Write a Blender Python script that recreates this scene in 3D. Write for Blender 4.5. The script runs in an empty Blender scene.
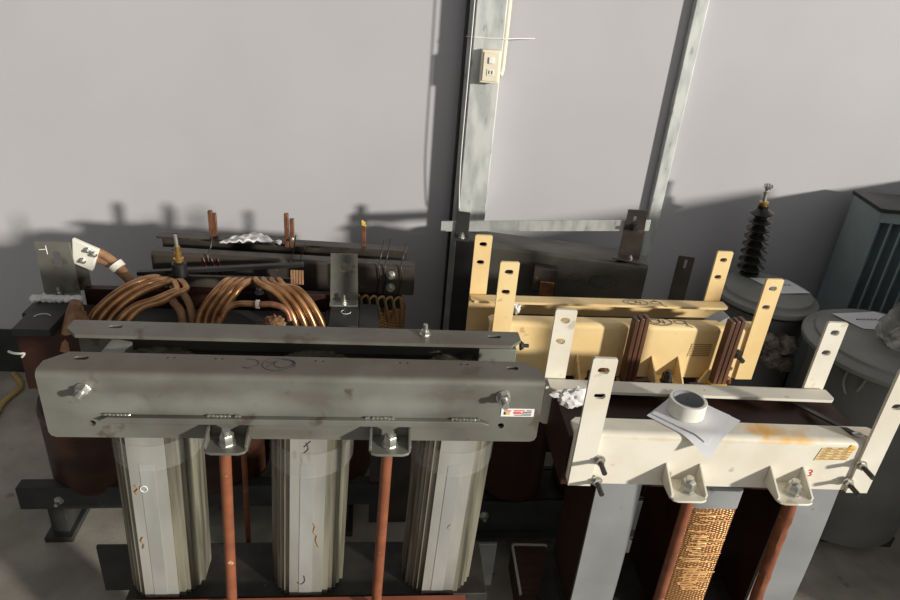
import bpy, bmesh, math, random
from mathutils import Vector, Matrix, noise
from mathutils.geometry import tessellate_polygon
random.seed(7)
SC = bpy.context.scene
COL = SC.collection
PI = math.pi

# ------------------------------------------------------------------ materials
def mat(name, c1, c2=None, rough=.5, metal=0., scale=12., bump=0., bscale=60., detail=6., stretch=(1, 1, 1),
        lo=.38, hi=.62, trans=0., alpha=1., c3=None, s3=70., t3=.62, spec=.5):
    m = bpy.data.materials.new(name); m.use_nodes = True
    nt = m.node_tree; N = nt.nodes; L = nt.links
    b = N['Principled BSDF']
    b.inputs['Roughness'].default_value = rough; b.inputs['Metallic'].default_value = metal
    b.inputs['Specular IOR Level'].default_value = spec
    if trans: b.inputs['Transmission Weight'].default_value = trans
    if alpha < 1: b.inputs['Alpha'].default_value = alpha
    tc = N.new('ShaderNodeTexCoord'); mp = N.new('ShaderNodeMapping'); mp.inputs['Scale'].default_value = stretch
    L.new(tc.outputs['Object'], mp.inputs['Vector'])
    if c2 is None: c2 = tuple(v * .86 for v in c1)
    n = N.new('ShaderNodeTexNoise'); n.inputs['Scale'].default_value = scale; n.inputs['Detail'].default_value = detail
    L.new(mp.outputs['Vector'], n.inputs['Vector'])
    r = N.new('ShaderNodeValToRGB')
    r.color_ramp.elements[0].position = lo; r.color_ramp.elements[0].color = (*c1, 1)
    r.color_ramp.elements[1].position = hi; r.color_ramp.elements[1].color = (*c2, 1)
    L.new(n.outputs['Fac'], r.inputs['Fac'])
    out = r.outputs['Color']
    if c3 is not None:                       # small stains / specks
        n3 = N.new('ShaderNodeTexNoise'); n3.inputs['Scale'].default_value = s3; n3.inputs['Detail'].default_value = 3
        L.new(mp.outputs['Vector'], n3.inputs['Vector'])
        r3 = N.new('ShaderNodeValToRGB')
        r3.color_ramp.elements[0].position = t3; r3.color_ramp.elements[0].color = (0, 0, 0, 1)
        r3.color_ramp.elements[1].position = t3 + .06; r3.color_ramp.elements[1].color = (1, 1, 1, 1)
        L.new(n3.outputs['Fac'], r3.inputs['Fac'])
        mx = N.new('ShaderNodeMix'); mx.data_type = 'RGBA'; mx.inputs[7].default_value = (*c3, 1)
        L.new(r3.outputs['Color'], mx.inputs[0]); L.new(out, mx.inputs[6]); out = mx.outputs[2]
    L.new(out, b.inputs['Base Color'])
    if bump:
        n2 = N.new('ShaderNodeTexNoise'); n2.inputs['Scale'].default_value = bscale; n2.inputs['Detail'].default_value = 4
        L.new(mp.outputs['Vector'], n2.inputs['Vector'])
        bp = N.new('ShaderNodeBump'); bp.inputs['Strength'].default_value = bump; bp.inputs['Distance'].default_value = .004
        L.new(n2.outputs['Fac'], bp.inputs['Height']); L.new(bp.outputs['Normal'], b.inputs['Normal'])
    return m

M = {}
M['wall'] = mat('wall_paint', (.47, .466, .49), (.445, .442, .465), rough=.62, scale=2.2, bump=.02, bscale=30)
M['floor'] = mat('concrete', (.42, .39, .335), (.27, .25, .21), rough=.75, scale=5, bump=.2, bscale=90, c3=(.20, .18, .155), s3=14, t3=.66)
M['galv'] = mat('galvanised_steel', (.60, .62, .60), (.42, .445, .435), rough=.5, metal=.12, scale=30, stretch=(1, 1, .3), c3=(.30, .31, .30), s3=60, t3=.66)
M['steel'] = mat('mill_steel', (.225, .228, .20), (.125, .12, .10), rough=.5, metal=.3, scale=6, lo=.34, hi=.68, bump=.03, c3=(.11, .09, .07), s3=16, t3=.62)
M['steeltop'] = M['steel']
M['lam'] = mat('core_steel_sheet', (.40, .405, .37), (.26, .26, .23), rough=.5, metal=.3, scale=9, stretch=(1, 1, .3), bump=.03, c3=(.25, .20, .14), s3=30, t3=.70)
M['lamedge'] = mat('core_steel_edges', (.30, .285, .22), (.10, .095, .07), rough=.5, metal=.4, scale=55, stretch=(1, 1, .05), bump=.08)
M['darkcore'] = mat('dark_core_steel', (.05, .047, .044), (.03, .028, .026), spec=.22, rough=.6, metal=.2, scale=20, c3=(.15, .135, .115), s3=80, t3=.74)
M['zinc'] = mat('zinc_fastener', (.62, .62, .58), (.5, .5, .46), rough=.32, metal=.85, scale=40)
M['blackbolt'] = mat('black_bolt', (.05, .05, .048), (.035, .035, .033), rough=.45, metal=.4)
M['redrod'] = mat('red_brown_sleeve', (.25, .083, .038), (.18, .057, .027), rough=.5, scale=25, c3=(.55, .33, .22), s3=60, t3=.69)
M['redpaint'] = mat('red_primer', (.38, .12, .07), (.30, .09, .05), rough=.6, scale=20)
M['white'] = mat('white_painted_steel', (.80, .76, .66), (.72, .67, .56), rough=.45, scale=9, bump=.03, c3=(.58, .51, .40), s3=24, t3=.67)
M['cream'] = mat('cream_painted_steel', (.86, .66, .34), (.78, .56, .26), rough=.45, scale=7, bump=.03, c3=(.60, .42, .2), s3=26, t3=.66)
M['shiny'] = mat('bright_core_sheet', (.44, .45, .43), (.36, .365, .345), rough=.4, metal=.35, scale=14, stretch=(1, 1, .3), c3=(.2, .16, .12), s3=34, t3=.70)
M['greyplate'] = mat('grey_plate', (.37, .38, .39), (.29, .30, .31), rough=.42, metal=.35, scale=5, bump=.02, c3=(.22, .2, .17), s3=26, t3=.70)
M['brown'] = mat('brown_insulation', (.045, .018, .012), (.028, .012, .009), spec=.22, rough=.5, scale=6, bump=.05)
M['winding'] = mat('brown_winding', (.052, .023, .014), (.032, .014, .010), spec=.22, rough=.36, scale=5, stretch=(1, 1, 6), bump=.04)
M['darksteel'] = mat('dark_painted_steel', (.045, .047, .046), (.03, .031, .03), spec=.22, rough=.5, scale=10, c3=(.13, .12, .11), s3=40, t3=.70)
M['blackbrown'] = mat('dark_brown_clamp', (.06, .048, .038), (.035, .03, .026), rough=.42, scale=12, c3=(.12, .09, .065), s3=30, t3=.66)
M['copper'] = mat('bare_copper', (.56, .31, .15), (.30, .145, .065), rough=.3, metal=.7, scale=20, bump=.03)
M['copperdark'] = mat('tarnished_copper', (.30, .135, .075), (.17, .075, .045), rough=.45, metal=.5, scale=40)
M['wrap'] = mat('brown_paper_wrap', (.33, .18, .095), (.2, .1, .05), rough=.65, scale=25, bump=.2, bscale=40)
M['cardboard'] = mat('yellow_brown_board', (.40, .25, .11), (.30, .18, .08), rough=.75, scale=18)
M['black'] = mat('black_rubber', (.018, .018, .018), (.012, .012, .012), rough=.45)
M['porcelain'] = mat('black_glazed_insulator', (.022, .02, .02), (.014, .013, .013), rough=.22)
M['brass'] = mat('brass', (.66, .46, .16), (.52, .34, .10), rough=.3, metal=.85)
M['tank'] = mat('grey_tank_paint', (.19, .195, .19), (.15, .155, .15), rough=.5, scale=8)
M['lid'] = mat('grey_lid_paint', (.26, .265, .25), (.21, .215, .20), rough=.5, scale=8, c3=(.14, .14, .13), s3=30, t3=.68)
M['teal'] = mat('blue_grey_paint', (.33, .40, .41), (.26, .32, .33), rough=.5, scale=5)
M['paper'] = mat('white_paper', (.80, .81, .84), (.76, .77, .80), rough=.7, scale=4)
M['tapewhite'] = mat('white_tape', (.80, .78, .70), (.74, .72, .64), rough=.5)
M['rag'] = mat('white_cloth', (.82, .81, .80), (.72, .71, .71), rough=.8, bump=.2)
M['ivory'] = mat('ivory_plastic', (.80, .73, .58), (.77, .70, .55), rough=.4)
M['whiteplastic'] = mat('white_plastic', (.86, .85, .82), (.82, .81, .78), rough=.35)
M['ink'] = mat('marker_ink', (.03, .03, .04), (.05, .05, .06), rough=.6)
M['redink'] = mat('red_ink', (.65, .05, .07), (.55, .05, .06), rough=.6)
M['orange'] = mat('orange_stain', (.78, .40, .05), (.74, .50, .16), rough=.6, scale=30)
M['tan'] = mat('tan_label', (.76, .60, .30), (.70, .54, .26), rough=.55)
M['tanline'] = mat('brown_label_ink', (.34, .17, .05), (.28, .14, .05), rough=.6)
M['chalk'] = mat('chalk', (.78, .78, .75), (.70, .70, .68), rough=.9)
M['hose'] = mat('yellow_hose', (.50, .36, .13), (.42, .29, .1), rough=.5)
M['wood'] = mat('dark_red_wood', (.11, .05, .035), (.07, .033, .024), rough=.7, scale=10, stretch=(1, 8, 8))
M['yellowtape'] = mat('yellow_tape', (.72, .48, .08), (.62, .4, .06), rough=.5)
M['lumps'] = mat('taped_terminal', (.30, .27, .22), (.12, .105, .09), rough=.7, scale=40, bump=.3)
M['redwire'] = mat('red_wire', (.28, .045, .035), (.2, .03, .03), rough=.5)
M['plastic'] = mat('clear_plastic_bag', (.70, .69, .64), (.60, .59, .55), rough=.2, trans=.8, alpha=.8, bump=.15, bscale=18)
M['cleartape'] = mat('clear_packing_tape', (.85, .85, .82), (.8, .8, .78), rough=.1, trans=.5, alpha=.08)

# copper wound section: woven diamond pattern of flat copper and paper
def wound(name, c1, c2, sx, sz):
    m = bpy.data.materials.new(name); m.use_nodes = True
    nt = m.node_tree; N = nt.nodes; L = nt.links; b = N['Principled BSDF']
    b.inputs['Roughness'].default_value = .36; b.inputs['Metallic'].default_value = .45
    tc = N.new('ShaderNodeTexCoord')
    outs = []
    for rot in (.5, -.5):
        mp = N.new('ShaderNodeMapping'); mp.inputs['Rotation'].default_value = (0, rot, 0); mp.inputs['Scale'].default_value = (sx, sx, sz)
        w = N.new('ShaderNodeTexWave'); w.bands_direction = 'Z'; w.inputs['Scale'].default_value = 1; w.inputs['Distortion'].default_value = 4.0; w.inputs['Detail Scale'].default_value = .6
        w.inputs['Detail'].default_value = 2
        L.new(tc.outputs['Object'], mp.inputs['Vector']); L.new(mp.outputs['Vector'], w.inputs['Vector']); outs.append(w.outputs['Fac'])
    mx = N.new('ShaderNodeMath'); mx.operation = 'MULTIPLY'; L.new(outs[0], mx.inputs[0]); L.new(outs[1], mx.inputs[1])
    r = N.new('ShaderNodeValToRGB')
    r.color_ramp.elements[0].position = .05; r.color_ramp.elements[0].color = (*c2, 1)
    r.color_ramp.elements[1].position = .5; r.color_ramp.elements[1].color = (*c1, 1)
    L.new(mx.outputs[0], r.inputs['Fac']); L.new(r.outputs['Color'], b.inputs['Base Color'])
    bp = N.new('ShaderNodeBump'); bp.inputs['Strength'].default_value = .5; bp.inputs['Distance'].default_value = .003
    L.new(mx.outputs[0], bp.inputs['Height']); L.new(bp.outputs['Normal'], b.inputs['Normal'])
    return m
M['wound'] = wound('copper_winding_weave', (.62, .35, .14), (.22, .09, .032), 42, 64)
M['shinycopper'] = mat('polished_copper', (.86, .56, .25), (.70, .40, .16), rough=.25, metal=.7, scale=60)
M['barbrown'] = mat('dark_brown_board', (.15, .068, .036), (.08, .035, .02), rough=.4, scale=30, stretch=(1, 1, .2))
M['darkclamp'] = mat('dark_olive_clamp', (.085, .082, .07), (.055, .053, .046), rough=.5, scale=9, c3=(.04, .038, .034), s3=30, t3=.66)
M['mesh'] = wound('paper_mesh_wrap', (.50, .30, .13), (.24, .12, .05), 34, 34)

def blotch(m, spots, col, nscale, amt=.9):      # a stain with its own place and shape on the part
    nt = m.node_tree; N = nt.nodes; L = nt.links; b = N['Principled BSDF']
    src = b.inputs['Base Color'].links[0].from_socket
    tc = N.new('ShaderNodeTexCoord'); nz = N.new('ShaderNodeTexNoise'); nz.inputs['Scale'].default_value = nscale; nz.inputs['Detail'].default_value = 5
    L.new(tc.outputs['Object'], nz.inputs['Vector'])
    for c, r in spots:
        sb = N.new('ShaderNodeVectorMath'); sb.operation = 'SUBTRACT'; sb.inputs[1].default_value = c; L.new(tc.outputs['Object'], sb.inputs[0])
        dv = N.new('ShaderNodeVectorMath'); dv.operation = 'DIVIDE'; dv.inputs[1].default_value = r; L.new(sb.outputs[0], dv.inputs[0])
        ln = N.new('ShaderNodeVectorMath'); ln.operation = 'LENGTH'; L.new(dv.outputs[0], ln.inputs[0])
        ad = N.new('ShaderNodeMath'); ad.operation = 'MULTIPLY_ADD'; ad.inputs[1].default_value = -1.6; ad.inputs[2].default_value = 1.85; L.new(nz.outputs['Fac'], ad.inputs[0])
        sm = N.new('ShaderNodeMath'); sm.operation = 'SUBTRACT'; L.new(ad.outputs[0], sm.inputs[0]); L.new(ln.outputs['Value'], sm.inputs[1])
        mr = N.new('ShaderNodeMapRange'); mr.inputs['From Min'].default_value = 0; mr.inputs['From Max'].default_value = .8; mr.inputs['To Max'].default_value = amt
        L.new(sm.outputs[0], mr.inputs['Value'])
        mx = N.new('ShaderNodeMix'); mx.data_type = 'RGBA'; mx.inputs[7].default_value = (*col, 1)
        L.new(mr.outputs[0], mx.inputs[0]); L.new(src, mx.inputs[6]); src = mx.outputs[2]
    L.new(src, b.inputs['Base Color'])
M['whitestain'] = mat('white_painted_steel_stained', (.80, .76, .66), (.72, .67, .56), rough=.45, scale=9, bump=.03, c3=(.58, .51, .40), s3=24, t3=.67)
blotch(M['whitestain'], [((.455, .01, .846), (.075, .05, .010)), ((.40, .03, .852), (.05, .03, .008))], (.80, .42, .05), 34)
blotch(M['whitestain'], [((.25, .0, .842), (.26, .03, .005)), ((.60, .03, .852), (.06, .03, .01))], (.62, .50, .30), 26, .6)
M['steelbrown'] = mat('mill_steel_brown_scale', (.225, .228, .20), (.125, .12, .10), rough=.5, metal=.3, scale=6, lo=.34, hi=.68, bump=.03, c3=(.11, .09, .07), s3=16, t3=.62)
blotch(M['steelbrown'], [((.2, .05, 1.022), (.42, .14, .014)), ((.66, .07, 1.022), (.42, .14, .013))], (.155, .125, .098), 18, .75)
blotch(M['steelbrown'], [((.45, 0, .975), (.10, .02, .02)), ((.22, 0, .985), (.12, .02, .02)), ((.74, 0, .985), (.10, .02, .025)), ((.40, 0, .90), (.12, .02, .010))], (.135, .12, .10), 20, .6)
blotch(M['steelbrown'], [((.30, 0, .96), (.16, .02, .03)), ((.62, 0, .965), (.13, .02, .022)), ((.12, 0, .95), (.06, .02, .03))], (.30, .31, .275), 14, .55)

# ------------------------------------------------------------------ mesh builder
class MB:
    def __init__(s): s.bm = bmesh.new()
    def quadbox(s, c):                      # 8 corners: bottom 4 (ccw), top 4
        v = [s.bm.verts.new(p) for p in c]
        for f in ((3, 2, 1, 0), (4, 5, 6, 7), (0, 1, 5, 4), (1, 2, 6, 5), (2, 3, 7, 6), (3, 0, 4, 7)): s.bm.faces.new([v[i] for i in f])
        return s
    def box(s, x0, x1, y0, y1, z0, z1):
        return s.quadbox([(x0, y0, z0), (x1, y0, z0), (x1, y1, z0), (x0, y1, z0), (x0, y0, z1), (x1, y0, z1), (x1, y1, z1), (x0, y1, z1)])
    def prism(s, outer, holes, fn, d0, d1):  # extrude a polygon with holes; fn(u, v, d) -> point
        loops = [outer] + list(holes)
        tris = tessellate_polygon([[Vector((p[0], p[1], 0)) for p in l] for l in loops])
        flat = [p for l in loops for p in l]
        a = [s.bm.verts.new(fn(p[0], p[1], d0)) for p in flat]; b = [s.bm.verts.new(fn(p[0], p[1], d1)) for p in flat]
        for t in tris:
            try:
                s.bm.faces.new([a[i] for i in t]); s.bm.faces.new([b[i] for i in reversed(t)])
            except ValueError: pass
        k = 0
        for l in loops:
            n = len(l)
            for i in range(n):
                j = (i + 1) % n
                s.bm.faces.new((a[k + i], a[k + j], b[k + j], b[k + i]))
            k += n
        return s
    def ring(s, c, ax, r, n, ref=None):
        ax = Vector(ax).normalized()
        ref = Vector(ref) if ref is not None else (Vector((0, 0, 1)) if abs(ax.z) < .9 else Vector((1, 0, 0)))
        u = ax.cross(ref).normalized(); w = ax.cross(u)
        return [s.bm.verts.new(Vector(c) + r * (math.cos(2 * PI * i / n) * u + math.sin(2 * PI * i / n) * w)) for i in range(n)]
    def loft(s, rings, cap=True):
        for a, b in zip(rings, rings[1:]):
            n = len(a)
            for i in range(n): s.bm.faces.new((a[i], a[(i + 1) % n], b[(i + 1) % n], b[i]))
        if cap:
            s.bm.faces.new(list(reversed(rings[0]))); s.bm.faces.new(rings[-1])
        return s
    def cyl(s, p, q, r, r2=None, n=20):
        p = Vector(p); q = Vector(q); r2 = r if r2 is None else r2
        return s.loft([s.ring(p, q - p, r, n), s.ring(q, q - p, r2, n)])
    def lathe(s, c, prof, n=40, ax=(0, 0, 1), cap=True):   # prof: (r, h)
        c = Vector(c); ax = Vector(ax).normalized()
        return s.loft([s.ring(c + ax * h, ax, max(r, .0003), n) for r, h in prof], cap)
    def tube(s, pts, r, n=10, smooth=4):
        P = [Vector(p) for p in pts]
        if smooth and len(P) > 2:
            Q = []
            for i in range(len(P) - 1):
                a = P[max(i - 1, 0)]; b = P[i]; c = P[i + 1]; d = P[min(i + 2, len(P) - 1)]
                for k in range(smooth):
                    t = k / smooth
                    Q.append(.5 * (2 * b + (c - a) * t + (2 * a - 5 * b + 4 * c - d) * t * t + (3 * b - a - 3 * c + d) * t ** 3))
            Q.append(P[-1]); P = Q
        rs = r if callable(r) else (lambda t: r)
        rings = []; ref = None
        for i, p in enumerate(P):
            t = (P[min(i + 1, len(P) - 1)] - P[max(i - 1, 0)]).normalized()
            if ref is None: ref = Vector((0, 0, 1)) if abs(t.z) < .9 else Vector((1, 0, 0))
            u = t.cross(ref)
            if u.length < 1e-4: u = t.cross(Vector((.3, .8, .5)))
            u.normalize(); w = t.cross(u); ref = -w if False else u.cross(t)
            rr = rs(i / (len(P) - 1))
            rings.append([s.bm.verts.new(p + rr * (math.cos(2 * PI * k / n) * u + math.sin(2 * PI * k / n) * w)) for k in range(n)])
        return s.loft(rings)
    def hexa(s, c, ax, r, h):
        c = Vector(c); ax = Vector(ax).normalized()
        return s.loft([s.ring(c, ax, r * .94, 6), s.ring(c + ax * h * .1, ax, r, 6), s.ring(c + ax * h * .88, ax, r, 6), s.ring(c + ax * h, ax, r * .9, 6)])
    def bolt(s, c, ax, r, washer=1.35, nut=.016, shank=.02):
        c = Vector(c); ax = Vector(ax).normalized()
        s.cyl(c, c + ax * .003, r * washer); s.hexa(c + ax * .003, ax, r, nut)
        if shank: s.cyl(c + ax * (.003 + nut), c + ax * (.003 + nut + shank), r * .56, n=14)
        return s
    def blob(s, c, rx, ry, rz, amp=.25, fr=9, n=3, seed=0):
        t = bmesh.ops.create_icosphere(s.bm, subdivisions=n, radius=1)
        for v in t['verts']:
            d = v.co.normalized(); k = 1 + amp * noise.noise(d * fr * .25 + Vector((seed, seed * 1.7, 0))) + amp * .6 * noise.noise(d * fr * .6 + Vector((seed * 2.1, 3, seed)))
            v.co = Vector((c[0] + d.x * rx * k, c[1] + d.y * ry * k, c[2] + d.z * rz * k))
        return s
    def build(s, name, m, parent=None, bevel=0., angle=35., loc=None):
        bmesh.ops.recalc_face_normals(s.bm, faces=s.bm.faces)
        me = bpy.data.meshes.new(name); s.bm.to_mesh(me); s.bm.free()
        for p in me.polygons: p.use_smooth = True
        me.set_sharp_from_angle(angle=math.radians(angle))
        me.materials.append(m if not isinstance(m, str) else M[m])
        o = bpy.data.objects.new(name, me); COL.objects.link(o)
        if parent: o.parent = parent
        if bevel:
            md = o.modifiers.new('bevel', 'BEVEL'); md.width = bevel; md.segments = 2; md.limit_method = 'ANGLE'; md.angle_limit = math.radians(40)
        return o

def tag(o, label=None, cat=None, group=None, kind=None):
    if label: o['label'] = label
    if cat: o['category'] = cat
    if group: o['group'] = group
    if kind: o['kind'] = kind
    return o
def thing(name, label, cat, loc=(0, 0, 0), deg=0., group=None):
    o = bpy.data.objects.new(name, None); o.empty_display_size = .05; COL.objects.link(o)
    o.location = loc; o.rotation_euler = (0, 0, math.radians(deg))
    return tag(o, label, cat, group)
def slot(cx, cy, w, h, n=8):
    r = h / 2 if w >= h else w / 2; pts = []
    if w >= h: cs = [(cx + w / 2 - r, cy, -PI / 2), (cx - w / 2 + r, cy, PI / 2)]
    else: cs = [(cx, cy + h / 2 - r, 0), (cx, cy - h / 2 + r, PI)]
    for x, y, a0 in cs:
        for i in range(n + 1): a = a0 + PI * i / n; pts.append((x + r * math.cos(a), y + r * math.sin(a)))
    return pts
def XZ(u, v, d): return (u, d, v)
def XY(u, v, d): return (u, v, d)
def XYlean(u, v, d): return (u + .034 * (d - .9), v, d)
def YZ(u, v, d): return (d, u, v)
def ell(cx, cy, a, b, n=22, t0=0., t1=2 * PI, rot=0.):
    out = []
    for i in range(n + 1):
        t = t0 + (t1 - t0) * i / n; x = a * math.cos(t); y = b * math.sin(t)
        out.append((cx + x * math.cos(rot) - y * math.sin(rot), cy + x * math.sin(rot) + y * math.cos(rot)))
    return out
def strokes(name, lines, fn, parent, m='ink', r=.0009, d=0.):
    mb = MB()
    for l in lines: mb.tube([fn(u, v, d) for u, v in l], r, n=6, smooth=2)
    return mb.build(name, m, parent)

# ------------------------------------------------------------------ camera, light
f = 660.; CAMH = 1.65
vdx, vdy = 335. - 450, 1620. - 300
roll = math.atan2(-vdx, vdy); pitch = math.atan(f / math.hypot(vdx, vdy))
cr, sr, cp, sp = math.cos(roll), math.sin(roll), math.cos(pitch), math.sin(pitch)
R_ = Vector((1, 0, 0)); U_ = Vector((0, sp, cp)); F_ = Vector((0, cp, -sp))
cx_ = cr * R_ + sr * U_; cy_ = -sr * R_ + cr * U_; cz_ = -F_
cam = bpy.data.cameras.new('camera'); cam.sensor_width = 36; cam.lens = f / 900 * 36; cam.clip_start = .05
co = bpy.data.objects.new('camera', cam); COL.objects.link(co)
mw = Matrix((cx_, cy_, cz_)).transposed().to_4x4(); mw.translation = (0, 0, CAMH); co.matrix_world = mw
SC.camera = co

w = bpy.data.worlds.new('world'); SC.world = w; w.use_nodes = True
bg = w.node_tree.nodes['Background']; WN, WLk = w.node_tree.nodes, w.node_tree.links     # hall: bright open front on the right, dimmer roof, back and sides
wt = WN.new('ShaderNodeTexCoord'); wd_ = WN.new('ShaderNodeVectorMath'); wd_.operation = 'DOT_PRODUCT'
wd_.inputs[1].default_value = Vector((.50, -.80, .33)).normalized(); WLk.new(wt.outputs['Generated'], wd_.inputs[0])
wr = WN.new('ShaderNodeValToRGB'); wr.color_ramp.interpolation = 'EASE'
wr.color_ramp.elements[0].position = .25; wr.color_ramp.elements[0].color = (.14, .14, .145, 1)
wr.color_ramp.elements[1].position = .95; wr.color_ramp.elements[1].color = (1.0, .985, .95, 1)
WLk.new(wd_.outputs['Value'], wr.inputs['Fac']); WLk.new(wr.outputs['Color'], bg.inputs[0]); bg.inputs[1].default_value = .50
sun = bpy.data.lights.new('daylight', 'SUN'); sun.energy = 4.4; sun.angle = math.radians(3.2); sun.color = (1.0, .945, .85)
so = bpy.data.objects.new('daylight', sun); COL.objects.link(so)
az, el = math.radians(-33), math.radians(11.5)
dirn = Vector((math.cos(az) * math.cos(el), math.sin(az) * math.cos(el), math.sin(el)))   # towards the sun
so.rotation_euler = dirn.to_track_quat('Z', 'Y').to_euler(); so.location = (3, -2, 2)
SC.view_settings.view_transform = 'Standard'; SC.view_settings.look = 'None'; SC.view_settings.gamma = 1
SC.view_settings.exposure = 0.0; SC.view_settings.use_curve_mapping = False

# ------------------------------------------------------------------ setting
def struct(o): o['kind'] = 'structure'; return o
WS = math.tan(math.radians(5))
struct(MB().box(-4, 1.96, -.6, 2.9, -.05, 0).build('floor', 'floor'))
wall = struct(MB().box(-3.4, 2.4, 0, .08, 0, 3.0).build('wall_back', 'wall')); wall.location = (0, 2.45, 0); wall.rotation_euler = (0, 0, math.radians(5))
bb = struct(MB().box(-3.4, 2.0, -.012, -.0005, 0, .20).build('baseboard_back', 'darksteel')); bb.location = wall.location; bb.rotation_euler = wall.rotation_euler
struct(MB().prism([(1.0, 0), (2.54, 0), (2.54, 1.09), (2.08, 1.10), (2.08, 1.15), (1.0, 1.15)], [], YZ, 1.9, 1.95).build('added_shade_wall', 'wall'))  # unseen low wall, added to shade the lower back wall and round tanks
# galvanised studs on the wall
tr = struct(MB().box(-.006, .097, -.09, -.0005, 0, 2.6).build('trim_1', 'galv', bevel=.004)); tr.location = wall.location; tr.rotation_euler = wall.rotation_euler
g = MB(); g.box(-.023, -.0065, -.058, -.0005, 0, 2.6); g = struct(g.build('trim_3', 'galv')); g.location = wall.location; g.rotation_euler = wall.rotation_euler
g = MB(); g.box(-.032, -.0235, -.050, -.0005, 0, 2.6); g = struct(g.build('trim_4', 'black')); g.location = wall.location; g.rotation_euler = wall.rotation_euler
tr = struct(MB().box(.745, .792, -.028, -.0005, 0, 2.6).build('trim_2', 'galv', bevel=.004)); tr.location = wall.location; tr.rotation_euler = wall.rotation_euler
WL = (0, 2.45, 0)
# outlet, conduit, string
t = thing('power_outlet', 'ivory outlet box with push switch and two-slot socket on galvanised stud', 'outlet', WL, 5)
MB().box(.024, .088, -.125, -.0905, 1.318, 1.424).build('housing', 'ivory', t, bevel=.003)
MB().box(.031, .083, -.129, -.1245, 1.325, 1.417).build('cover_plate', 'ivory', t, bevel=.0015)
MB().box(.048, .066, -.134, -.1285, 1.382, 1.402).build('switch_button', 'whiteplastic', t, bevel=.002)
s_ = MB().box(.045, .069, -.131, -.1285, 1.343, 1.364).build('socket', 'tapewhite', t, bevel=.001)
mb = MB()
for x in (.051, .061): mb.box(x, x + .003, -.1318, -.1309, 1.349, 1.360)
mb.build('slots', 'black', s_)
mb = MB().tube([(.1105, -.03, 2.5), (.1105, -.03, 1.6), (.1105, -.03, 1.42), (.109, -.034, 1.35), (.101, -.045, 1.335)], .0085, n=12)
o = mb.build('conduit', 'ivory'); o.location = WL; o.rotation_euler = wall.rotation_euler
tag(o, 'ivory cable conduit running down right beside the outlet box', 'conduit')
mb = MB().tube([(-.028, -.060, 1.455), (-.012, -.075, 1.456), (-.004, -.0925, 1.4565), (.02, -.0925, 1.457), (.085, -.0925, 1.458), (.10, -.091, 1.4585), (.14, -.05, 1.459), (.215, -.003, 1.461)], .0016, n=6)
o = mb.build('string', 'whiteplastic'); o.location = WL; o.rotation_euler = wall.rotation_euler
tag(o, 'thin white string stretched across stud above the outlet box', 'string')
mb = MB().tube([(-.014, -.098, 2.5), (-.013, -.098, 1.5), (-.014, -.098, 1.1), (-.010, -.096, .95), (-.004, -.0925, .86)], .0022, n=6)
o = mb.build('cable', 'whiteplastic'); o.location = WL; o.rotation_euler = wall.rotation_euler
tag(o, 'thin white wire hanging along left edge of the outlet stud', 'wire')
mb = MB().tube([(-1.66, 1.72, .012), (-1.66, 1.9, .012), (-1.70, 2.06, .012), (-1.70, 2.17, .012), (-1.78, 2.25, .012)], .011, n=10)
tag(mb.build('hose', 'hose'), 'yellowish hose lying on concrete floor at far left', 'hose')

# ------------------------------------------------------------------ shared part builders
def clamp_front(parent, m, L, ztop, zbot, fl, holes=(), slots=(), th=.007, y0=0., back=False, x0=0., rad=.012, cut=.018, fcut=.02, name='clamp'):
    """bent plate: upright web with a top flange; back=True mirrors it (web at the rear, flange to the front)"""
    mb = MB(); sg = -1 if back else 1
    c = cut
    web = [(x0, ztop - rad), (x0, zbot + c), (x0 + c * .3, zbot + c * .3), (x0 + c, zbot), (x0 + L - c, zbot), (x0 + L - c * .3, zbot + c * .3), (x0 + L, zbot + c), (x0 + L, ztop - rad)]
    mb.prism(web, holes, lambda u, v, d: (u, y0 + sg * d, v), 0, th)
    k = fcut
    flg = [(x0, rad), (x0 + L, rad), (x0 + L, fl - k), (x0 + L - k, fl), (x0 + k, fl), (x0, fl - k)]
    mb.prism(flg, slots, lambda u, v, d: (u, y0 + sg * v, ztop - d), 0, th)
    n = 6; A = []; B = []
    for i in range(n + 1):
        a = PI / 2 * i / n
        for X, lst in ((x0, A), (x0 + L, B)):
            lst.append((mb.bm.verts.new((X, y0 + sg * (rad - rad * math.cos(a)), ztop - rad + rad * math.sin(a))),
                        mb.bm.verts.new((X, y0 + sg * (rad - (rad - th) * math.cos(a)), ztop - rad + (rad - th) * math.sin(a)))))
    for i in range(n):
        mb.bm.faces.new((A[i][0], B[i][0], B[i + 1][0], A[i + 1][0])); mb.bm.faces.new((A[i][1], A[i + 1][1], B[i + 1][1], B[i][1]))
        mb.bm.faces.new((A[i][0], A[i + 1][0], A[i + 1][1], A[i][1])); mb.bm.faces.new((B[i][0], B[i][1], B[i + 1][1], B[i + 1][0]))
    bmesh.ops.remove_doubles(mb.bm, verts=mb.bm.verts, dist=.00005)
    return mb.build(name, m, parent)

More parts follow.
